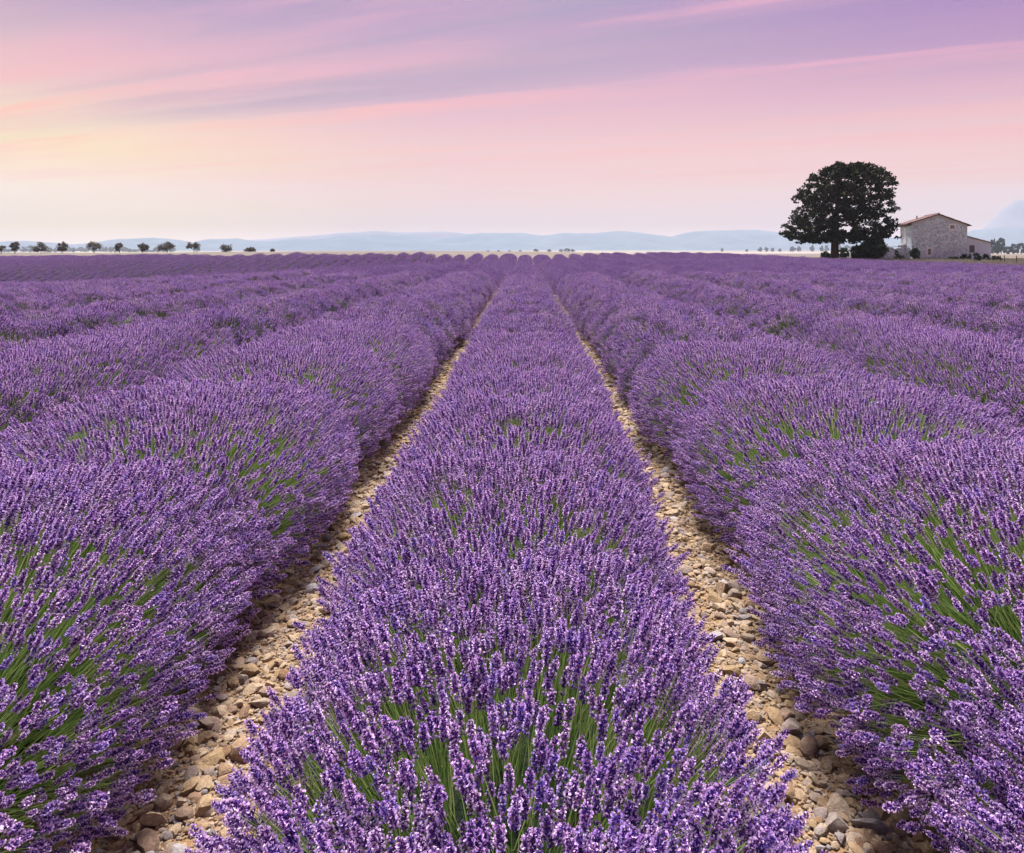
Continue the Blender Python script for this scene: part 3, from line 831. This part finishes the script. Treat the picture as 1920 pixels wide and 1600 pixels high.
for u, vt, w, lab in ((470, 465, 23, 'low wide bush on the ridge right of the almond trees'), (511, 467, 8, 'tiny round bush at the right end of the almond trees')):
    Y = 215.0; x = px_x(u, Y); z = gz(x, Y); h = px_z(vt, Y) - z
    plant('bush', x, Y, tree_meshes(140 + u, h, w / F * Y * 1.1, 24, 30, M_LEAF_ALM, .1, .2), lab, 'bush')

# hazy trees far behind
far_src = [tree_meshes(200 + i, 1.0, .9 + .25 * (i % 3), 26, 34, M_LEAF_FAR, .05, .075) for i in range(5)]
def far_tree(u, vt, w, Y, label, group, vb=None):
    x = px_x(u, Y); z = gz(x, Y); h = px_z(vt, Y) - z
    o = plant('tree', x, Y, far_src[random.randrange(5)], label, 'tree', group, s=h, sx=w / F * Y, rz=random.uniform(0, 6.28))
    return o
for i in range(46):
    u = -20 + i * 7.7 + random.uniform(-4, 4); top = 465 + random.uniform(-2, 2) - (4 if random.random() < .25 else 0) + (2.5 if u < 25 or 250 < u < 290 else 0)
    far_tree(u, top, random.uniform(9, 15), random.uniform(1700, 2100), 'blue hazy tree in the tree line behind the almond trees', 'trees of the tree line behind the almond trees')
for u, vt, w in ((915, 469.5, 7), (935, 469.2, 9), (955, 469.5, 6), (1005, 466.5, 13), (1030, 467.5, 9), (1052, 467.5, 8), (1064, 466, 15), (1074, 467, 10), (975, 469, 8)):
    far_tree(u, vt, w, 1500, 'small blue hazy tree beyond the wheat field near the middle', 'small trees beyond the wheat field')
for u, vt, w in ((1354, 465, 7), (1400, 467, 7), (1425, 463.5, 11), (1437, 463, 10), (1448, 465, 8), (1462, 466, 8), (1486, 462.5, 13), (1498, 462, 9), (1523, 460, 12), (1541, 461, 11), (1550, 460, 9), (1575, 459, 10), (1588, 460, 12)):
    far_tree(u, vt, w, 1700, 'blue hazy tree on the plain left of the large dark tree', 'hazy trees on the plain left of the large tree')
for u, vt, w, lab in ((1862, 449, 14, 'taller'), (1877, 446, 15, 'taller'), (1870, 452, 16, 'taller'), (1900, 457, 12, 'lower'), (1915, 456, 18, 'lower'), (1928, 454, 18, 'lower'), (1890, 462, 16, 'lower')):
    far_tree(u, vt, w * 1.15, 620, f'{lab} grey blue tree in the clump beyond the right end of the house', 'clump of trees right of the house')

# ------------------------------------------------------------------ stone house
def masonry():
    m, g, b = new_mat('rubble_masonry', .9, .1)
    v = coords(g)
    vo = g.n.new('ShaderNodeTexVoronoi'); vo.feature = 'F1'; vo.inputs['Scale'].default_value = 5.2; g.l.new(v, vo.inputs['Vector'])
    ve = g.n.new('ShaderNodeTexVoronoi'); ve.feature = 'DISTANCE_TO_EDGE'; ve.inputs['Scale'].default_value = 5.2; g.l.new(v, ve.inputs['Vector'])
    sx = g.n.new('ShaderNodeSeparateXYZ'); g.l.new(vo.outputs['Color'], sx.inputs[0])
    c = g.ramp(sx.outputs[0], [(0, (.26, .325, .36)), (.35, (.42, .52, .57)), (.75, (.55, .67, .73)), (1, (.62, .75, .80))], 'LINEAR')
    c = g.mix(g.maprange(ve.outputs[0], .02, .10, .75, 0.0), c, (.44, .46, .50))
    n = g.noise(v, .7, 4)
    c = g.mix(g.maprange(n, .5, .7, 0, .25), c, (.34, .31, .30))
    g.l.new(c, b.inputs['Base Color']); bump(g, b, ve.outputs[0], .7, .06)
    return m
M_RUBBLE = masonry()
M_RENDER = plain('grey_render', [(0.3, (.40, .42, .46)), (0.7, (.50, .52, .56))], 1.4, .9, 4, .3, .03, pos=False)
M_LILAC = plain('pale_render', [(0.3, (.48, .55, .66)), (0.7, (.58, .65, .76))], 1.2, .9, 4, .2, .03, pos=False)
M_TILE = plain('terracotta', [(0.3, (.10, .058, .05)), (0.7, (.18, .105, .09))], 3, .85, 4, .4, .03, pos=False)
M_WHITE = plain('weathered_white_paint', [(0.3, (.62, .62, .64)), (0.7, (.74, .74, .75))], 4, .6, 3, pos=False)
M_DARKW = plain('dark_timber', [(0.3, (.05, .03, .025)), (0.7, (.10, .06, .05))], 5, .8, 3, pos=False)
mg, gg, gb = new_mat('window_glass', .08, .5); gb.inputs['Base Color'].default_value = (.04, .06, .075, 1)

def facade(mb, x0, x1, top, y, holes, depth=.22):
    """front wall facing -Y with openings (x0,x1,z0,z1) and their reveals; top is a list of (x, z)"""
    tx, tz = zip(*top)
    xs = sorted(set([x0, x1] + [h[0] for h in holes] + [h[1] for h in holes] + [t for t in tx if x0 < t < x1]))
    for a, b in zip(xs[:-1], xs[1:]):
        m = (a + b) / 2; hs = sorted([h for h in holes if h[0] <= m <= h[1]], key=lambda h: h[2]); z = -.3
        for h in hs:
            mb.poly([(a, y, z), (b, y, z), (b, y, h[2]), (a, y, h[2])], [(0, 1, 2, 3)]); z = h[3]
        mb.poly([(a, y, z), (b, y, z), (b, y, np.interp(b, tx, tz)), (a, y, np.interp(a, tx, tz))], [(0, 1, 2, 3)])
    for (a, b, c, d) in holes:
        mb.poly([(a, y, c), (b, y, c), (b, y, d), (a, y, d), (a, y + depth, c), (b, y + depth, c), (b, y + depth, d), (a, y + depth, d)], [(0, 4, 5, 1), (1, 5, 6, 2), (2, 6, 7, 3), (3, 7, 4, 0)])

def window(parent, x0, x1, z0, z1, y, name='window', sur=.2, bars=(1, 1), surround=True, frame_mat=None):
    """masonry surround, timber frame, pane"""
    f = MB(); t = .05
    f.box(x0, x1, y + .12, y + .17, z0, z0 + t); f.box(x0, x1, y + .12, y + .17, z1 - t, z1)
    f.box(x0, x0 + t, y + .12, y + .17, z0 + t, z1 - t); f.box(x1 - t, x1, y + .12, y + .17, z0 + t, z1 - t)
    w = link(name, f.mesh('window', frame_mat or M_WHITE), parent)
    for i in range(bars[0]):
        xm = x0 + (x1 - x0) * (i + 1) / (bars[0] + 1); b = MB(); b.box(xm - .02, xm + .02, y + .125, y + .165, z0 + t, z1 - t); link('glazing_bar', b.mesh('glazing_bar', frame_mat or M_WHITE), w)
    for i in range(bars[1]):
        zm = z0 + (z1 - z0) * (i + 1) / (bars[1] + 1); b = MB(); b.box(x0 + t, x1 - t, y + .128, y + .162, zm - .018, zm + .018); link('glazing_bar', b.mesh('glazing_bar', frame_mat or M_WHITE), w)
    p = MB(); p.box(x0 + .01, x1 - .01, y + .175, y + .19, z0 + .01, z1 - .01); link('pane', p.mesh('pane', mg), w)
    if surround:
        s = MB()
        s.box(x0 - sur, x0, y - .025, y + .02, z0 - sur, z1 + sur); s.box(x1, x1 + sur, y - .025, y + .02, z0 - sur, z1 + sur)
        s.box(x0, x1, y - .025, y + .02, z0 - sur, z0); s.box(x0, x1, y - .025, y + .02, z1, z1 + sur)
        link('surround', s.mesh('surround', M_WHITE), w)
    return w

def tile_roof(x0, z0, x1, z1, y0, y1, thick=.09, n=None):
    """one slope, corrugated with rows of round tiles running up the slope"""
    n = n or int((y1 - y0) / .11); ys = np.linspace(y0, y1, n + 1); nrow = 9
    v, f = [], []
    ts = np.linspace(0, 1, nrow)
    for i, t in enumerate(ts):
        for j, y in enumerate(ys):
            bmp = .045 * (j % 2) + (.02 * ((i + (j // 2)) % 2))
            v.append((x0 + (x1 - x0) * t, y, z0 + (z1 - z0) * t + bmp))
    m = n + 1
    for i in range(nrow - 1):
        for j in range(n): f.append((i * m + j, i * m + j + 1, (i + 1) * m + j + 1, (i + 1) * m + j))
    mb = MB(); mb.poly(v, f)
    mb.poly([(x0, y0, z0 - thick), (x1, y0, z1 - thick), (x1, y1, z1 - thick), (x0, y1, z0 - thick), (x0, y0, z0), (x1, y0, z1), (x1, y1, z1), (x0, y1, z0)],
            [(0, 1, 2, 3), (0, 4, 5, 1), (1, 5, 6, 2), (2, 6, 7, 3), (3, 7, 4, 0)])
    return mb

def house():
    Y0 = 97.0; phi = R(16); hx = px_x(1709, Y0); hz_ = gz(hx, Y0) - .05
    H = empty('stone_house', (hx, Y0, hz_), -phi)
    tag(H, 'old two storey rubble stone farmhouse with red tiled gable roof right of the large tree', 'house')
    W, D = 6.45, 7.0
    zl = 4.75; za = 5.8; zr = 4.45; xa = 3.15
    up = (4.5, 5.0, 3.95, 4.45); lo = (1.92, 2.32, .62, 1.42)
    wall = MB(); facade(wall, 0, W, [(0, zl), (xa, za), (W, zr)], 0, [up, lo])
    wall.poly([(W, 0, -.3), (W, D, -.3), (W, D, zr), (W, 0, zr)], [(0, 1, 2, 3)])
    wall.poly([(0, D, -.3), (W, D, -.3), (W, D, zr), (xa, D, za), (0, D, zl)], [(4, 3, 2, 1, 0)])
    # left side wall with a tall door opening above and a lower one below
    def side(mb, holes):
        tmp = MB(); facade(tmp, 0, D, [(0, zl), (D, zl)], 0, holes)
        for p in tmp.v: mb.v.append((p[1], D - p[0], p[2]))
        b = len(mb.v) - len(tmp.v)
        for fc in tmp.f: mb.f.append(tuple(b + i for i in fc)); mb.m.append(0)
    side(wall, [(2.4, 3.9, 2.0, 4.25), (2.7, 3.9, -.2, 1.55)])
    link('wall', wall.mesh('wall', M_RUBBLE), H)
    # smooth render along the rake and the side wall corner
    rd = MB(); pts_t = [(0.0, zl), (xa, za), (W, zr)]; n = 26
    for i in range(n):
        a, b = W * i / n, W * (i + 1) / n
        dep = lambda x: .34 + .16 * math.sin(x * 1.9) + .1 * math.sin(x * 5.1) + (.45 if x > 5.6 else 0) * (x - 5.6)
        za_, zb_ = np.interp(a, *zip(*pts_t)), np.interp(b, *zip(*pts_t))
        if up[0] - .21 < (a + b) / 2 < up[1] + .21:
            da, db = za_ - (up[3] + .2), zb_ - (up[3] + .2)
        else: da, db = dep(a), dep(b)
        rd.poly([(a, -.02, za_ - da), (b, -.02, zb_ - db), (b, -.02, zb_), (a, -.02, za_), (a, .01, za_ - da), (b, .01, zb_ - db)], [(0, 1, 2, 3), (0, 4, 5, 1)])
    link('render_band', rd.mesh('render_band', M_RENDER), H)
    window(H, *up[:2], *up[2:], 0, sur=.17); window(H, *lo[:2], *lo[2:], 0, sur=.24, bars=(0, 1))
    # side: pale shutters, canopy and lower door
    def sidebox(nm, mat, y0, y1, z0, z1, x0=-.05, x1=.03):
        b = MB(); b.box(x0, x1, y0, y1, z0, z1); return link(nm, b.mesh(nm, mat), H)
    for k in range(2): sidebox('shutter', M_WHITE, D - 3.9 + .76 * k, D - 3.9 + .76 * k + .74, 2.03, 4.22)
    sidebox('side_door', M_WHITE, D - 3.88, D - 2.72, -.2, 1.53, .06, .12)
    sidebox('balcony', M_DARKW, D - 4.3, D - 2.1, 1.62, 1.86, -.7, -.01)
    ov = .28; rL = tile_roof(-.62, zl - .62 * (za - zl) / xa + .12, xa, za + .12, -ov, D + ov); ro_ = link('roof', rL.mesh('roof', M_TILE), H)
    rR = tile_roof(W + .42, zr - .42 * (za - zr) / (W - xa) + .12, xa + .002, za + .121, -ov, D + ov); link('roof', rR.mesh('roof', M_TILE), H)
    rg = MB(); rg.tube([(xa, -ov - .02, za + .16), (xa, D + ov, za + .16)], [.09, .09], 8); link('ridge_cap', rg.mesh('ridge_cap', M_TILE), ro_)
    ev = MB(); ev.box(-.58, -.03, -ov + .02, D + ov - .02, zl - .32, zl - .16); link('eave', ev.mesh('eave', M_DARKW), ro_)
    ch = MB(); ch.box(1.40, 1.55, 4.0, 4.15, 5.2, 5.78); ch.box(1.37, 1.58, 3.97, 4.18, 5.78, 5.83); link('chimney', ch.mesh('chimney', M_RENDER), ro_)
    # lean-to annex on the right
    aw = 2.75; az0, az1 = 2.98, 2.22
    an = MB(); wn = (.32, .92, .92, 1.86)
    tmp = MB(); facade(tmp, 0, aw, [(0, az0), (aw, az1)], 0, [wn])
    for p in tmp.v: an.v.append((W + .003 + p[0], p[1] + .35, p[2]))
    an.f, an.m = list(tmp.f), list(tmp.m)
    an.poly([(W + aw, .35, -.3), (W + aw, 5, -.3), (W + aw, 5, az1), (W + aw, .35, az1)], [(0, 1, 2, 3)])
    an.poly([(W + .003, 5, -.3), (W + aw, 5, -.3), (W + aw, 5, az1), (W + .003, 5, az0)], [(3, 2, 1, 0)])
    A = link('annex', an.mesh('annex', M_LILAC), H)
    w = window(H, W + wn[0], W + wn[1], wn[2], wn[3], .35, surround=False, bars=(1, 1), frame_mat=M_DARKW)
    sl = MB(); sl.box(W + wn[0] - .06, W + wn[1] + .06, .27, .50, wn[2] - .12, wn[2] - .002); link('sill', sl.mesh('sill', M_WHITE), w)
    ar = tile_roof(W + aw + .25, az1 - .06, W + .01, az0 + .07, .1, 5.2, .07); link('annex_roof', ar.mesh('annex_roof', M_TILE), H)
house()

# low garden wall left of the house
def garden_wall():
    Y = 96.0; x0, x1 = px_x(1594, Y), px_x(1706, Y)
    o = empty('garden_wall', (x0, Y, gz(x0, Y)))
    tag(o, 'low rubble stone garden wall between the large tree and the house', 'wall')
    L = x1 - x0; n = 14; mb = MB()
    for i in range(n):
        h = 1.45 + .1 * math.sin(i * 1.7) + random.uniform(-.05, .05); mb.box(i * L / n, (i + 1) * L / n - .004, -.2, .2, -.3, h)
    link('masonry', mb.mesh('masonry', M_RUBBLE), o)
    cp = MB()
    for i in range(n): cp.box(i * L / n + .01, (i + 1) * L / n - .03, -.24, .24, 1.555 + .003 * i, 1.62 + random.uniform(0, .04))
    link('coping', cp.mesh('coping', M_RENDER), o)
garden_wall()

# shrubs
def shrub(u, vt, w, Y, label, seed, mat=None, leaf=26, n=40, ls=.12):
    x = px_x(u, Y); z = gz(x, Y); h = px_z(vt, Y) - z
    return plant('shrub', x, Y, tree_meshes(seed, h, w / F * Y, leaf, n, mat or M_LEAF_DRK, .06, ls), label, 'shrub', parts=('stem', 'foliage'))
shrub(1636, 447, 58, 93.5, 'big dark spreading shrub in front of the garden wall under the large tree', 301, n=150, leaf=34, ls=.15)
shrub(1608, 460, 34, 93.0, 'low dark shrub at the left end of the garden wall', 306, n=60)
shrub(1583, 464, 24, 100, 'bluish low bush just right of the large tree trunk', 302, M_LEAF_FAR, n=50)
shrub(1548, 473, 22, 96, 'low grey bush left of the large tree trunk', 303, M_LEAF_FAR)
shrub(1716, 466, 22, 94.5, 'dark bushy shrub at the left corner of the house front', 304, n=60)
shrub(1681, 470, 10, 94, 'thin dark sapling in front of the garden wall', 305, n=18)
shrub(1808, 477, 15, 92.5, 'small dark shrub where the house meets the annex', 307, n=30)
shrub(1818, 474, 6, 92.8, 'slender shoot below the annex window', 308, n=10, leaf=14)
shrub(1831, 474, 18, 84, 'straggly tall weed in the dry grass before the annex', 309, n=26, leaf=14)
shrub(1848, 477, 14, 92, 'small shrub at the right corner of the annex', 310, n=24)
shrub(1690, 480, 16, 94, 'low dark clump in front of the garden wall near the house', 311, n=24)
shrub(1786, 483, 22, 93, 'low weeds along the foot of the house wall', 312, n=24)
shrub(1866, 482, 26, 90, 'low weeds right of the annex', 313, n=24)

# dry grass on the verge
M_DRY = varied('dry_grass_blade', [(0, (.12, .11, .08)), (.4, (.20, .18, .145)), (.75, (.29, .26, .22)), (1, (.11, .14, .07))], .8, .1, .15)
gm = MB(); gr = np.random.RandomState(4)
for i in range(22):
    a, rr_ = gr.rand() * 6.28, .16 * math.sqrt(gr.rand()); bx_, by_ = rr_ * math.cos(a), rr_ * math.sin(a); h = gr.uniform(.18, .42); lx, ly = gr.normal(0, .09, 2); w = .006
    c_, s__ = math.cos(a * 3) * w, math.sin(a * 3) * w
    gm.poly([(bx_ - c_, by_ - s__, -.03), (bx_ + c_, by_ + s__, -.03), (bx_ + lx * .5 + c_ * .8, by_ + ly * .5 + s__ * .8, h * .6), (bx_ + lx * .5 - c_ * .8, by_ + ly * .5 - s__ * .8, h * .6), (bx_ + lx * 1.3, by_ + ly * 1.3, h)], [(0, 1, 2, 3), (3, 2, 4)])
NG_GRASS = scatter_group('scatter_grass', [gm.mesh('grass_tuft', M_DRY)])
n = 30000; gy = 28 + (104 - 28) * r.rand(n); gx = X_EDGE + .1 + (75 - X_EDGE) * r.rand(n) ** 1.1
kp = (gx < .76 * gy) & (snoise(np.stack([gx, gy, gy * 0], -1), .12, 5) > -.55); gx, gy = gx[kp], gy[kp]; n = len(gx)
gs = r.uniform(.5, 1.2, n) * np.interp(gy, [28, 60, 90], [1.1, .9, .6])
scatter('grass', NG_GRASS, np.stack([gx, gy, ground_z(gx, gy)], -1), np.stack([np.zeros(n), np.zeros(n), r.uniform(0, 6.28, n)], -1), np.repeat(gs[:, None], 3, 1), np.zeros(n, int))

# wire fence in the grass at the right
def fence():
    posts = [(1862, 481, 495.5, 80), (1876, 479.5, 494, 78), (1883, 479, 493.5, 79), (1906, 479.5, 494, 77), (1930, 479, 494, 76)]
    x0, Y0 = px_x(1862, 80), 80
    o = empty('wire_fence', (x0, Y0, gz(x0, Y0))); tag(o, 'old wire fence on thin wooden posts in the dry grass right of the house', 'fence')
    tops = []
    for u, vt, vb, Y in posts:
        x = px_x(u, Y); z = gz(x, Y); h = px_z(vt, Y) - z
        p = MB(); p.tube([(0, 0, -.2), (.01, 0, h * .5), (.03 * random.uniform(-1, 1), 0, h)], [.05, .045, .04], 6)
        link('post', p.mesh('post', M_BARK), o, np.array([x, Y, z]) - np.array(o.location)); tops.append((x - o.location.x, Y - Y0, z - o.location.z, h))
    for fr in (.45, .85):
        w = MB(); w.tube([(a, b, c + h * fr) for a, b, c, h in tops], [.008] * len(tops), 4); link('wire', w.mesh('wire', M_DARKW), o)
fence()
print('instances', n_inst)
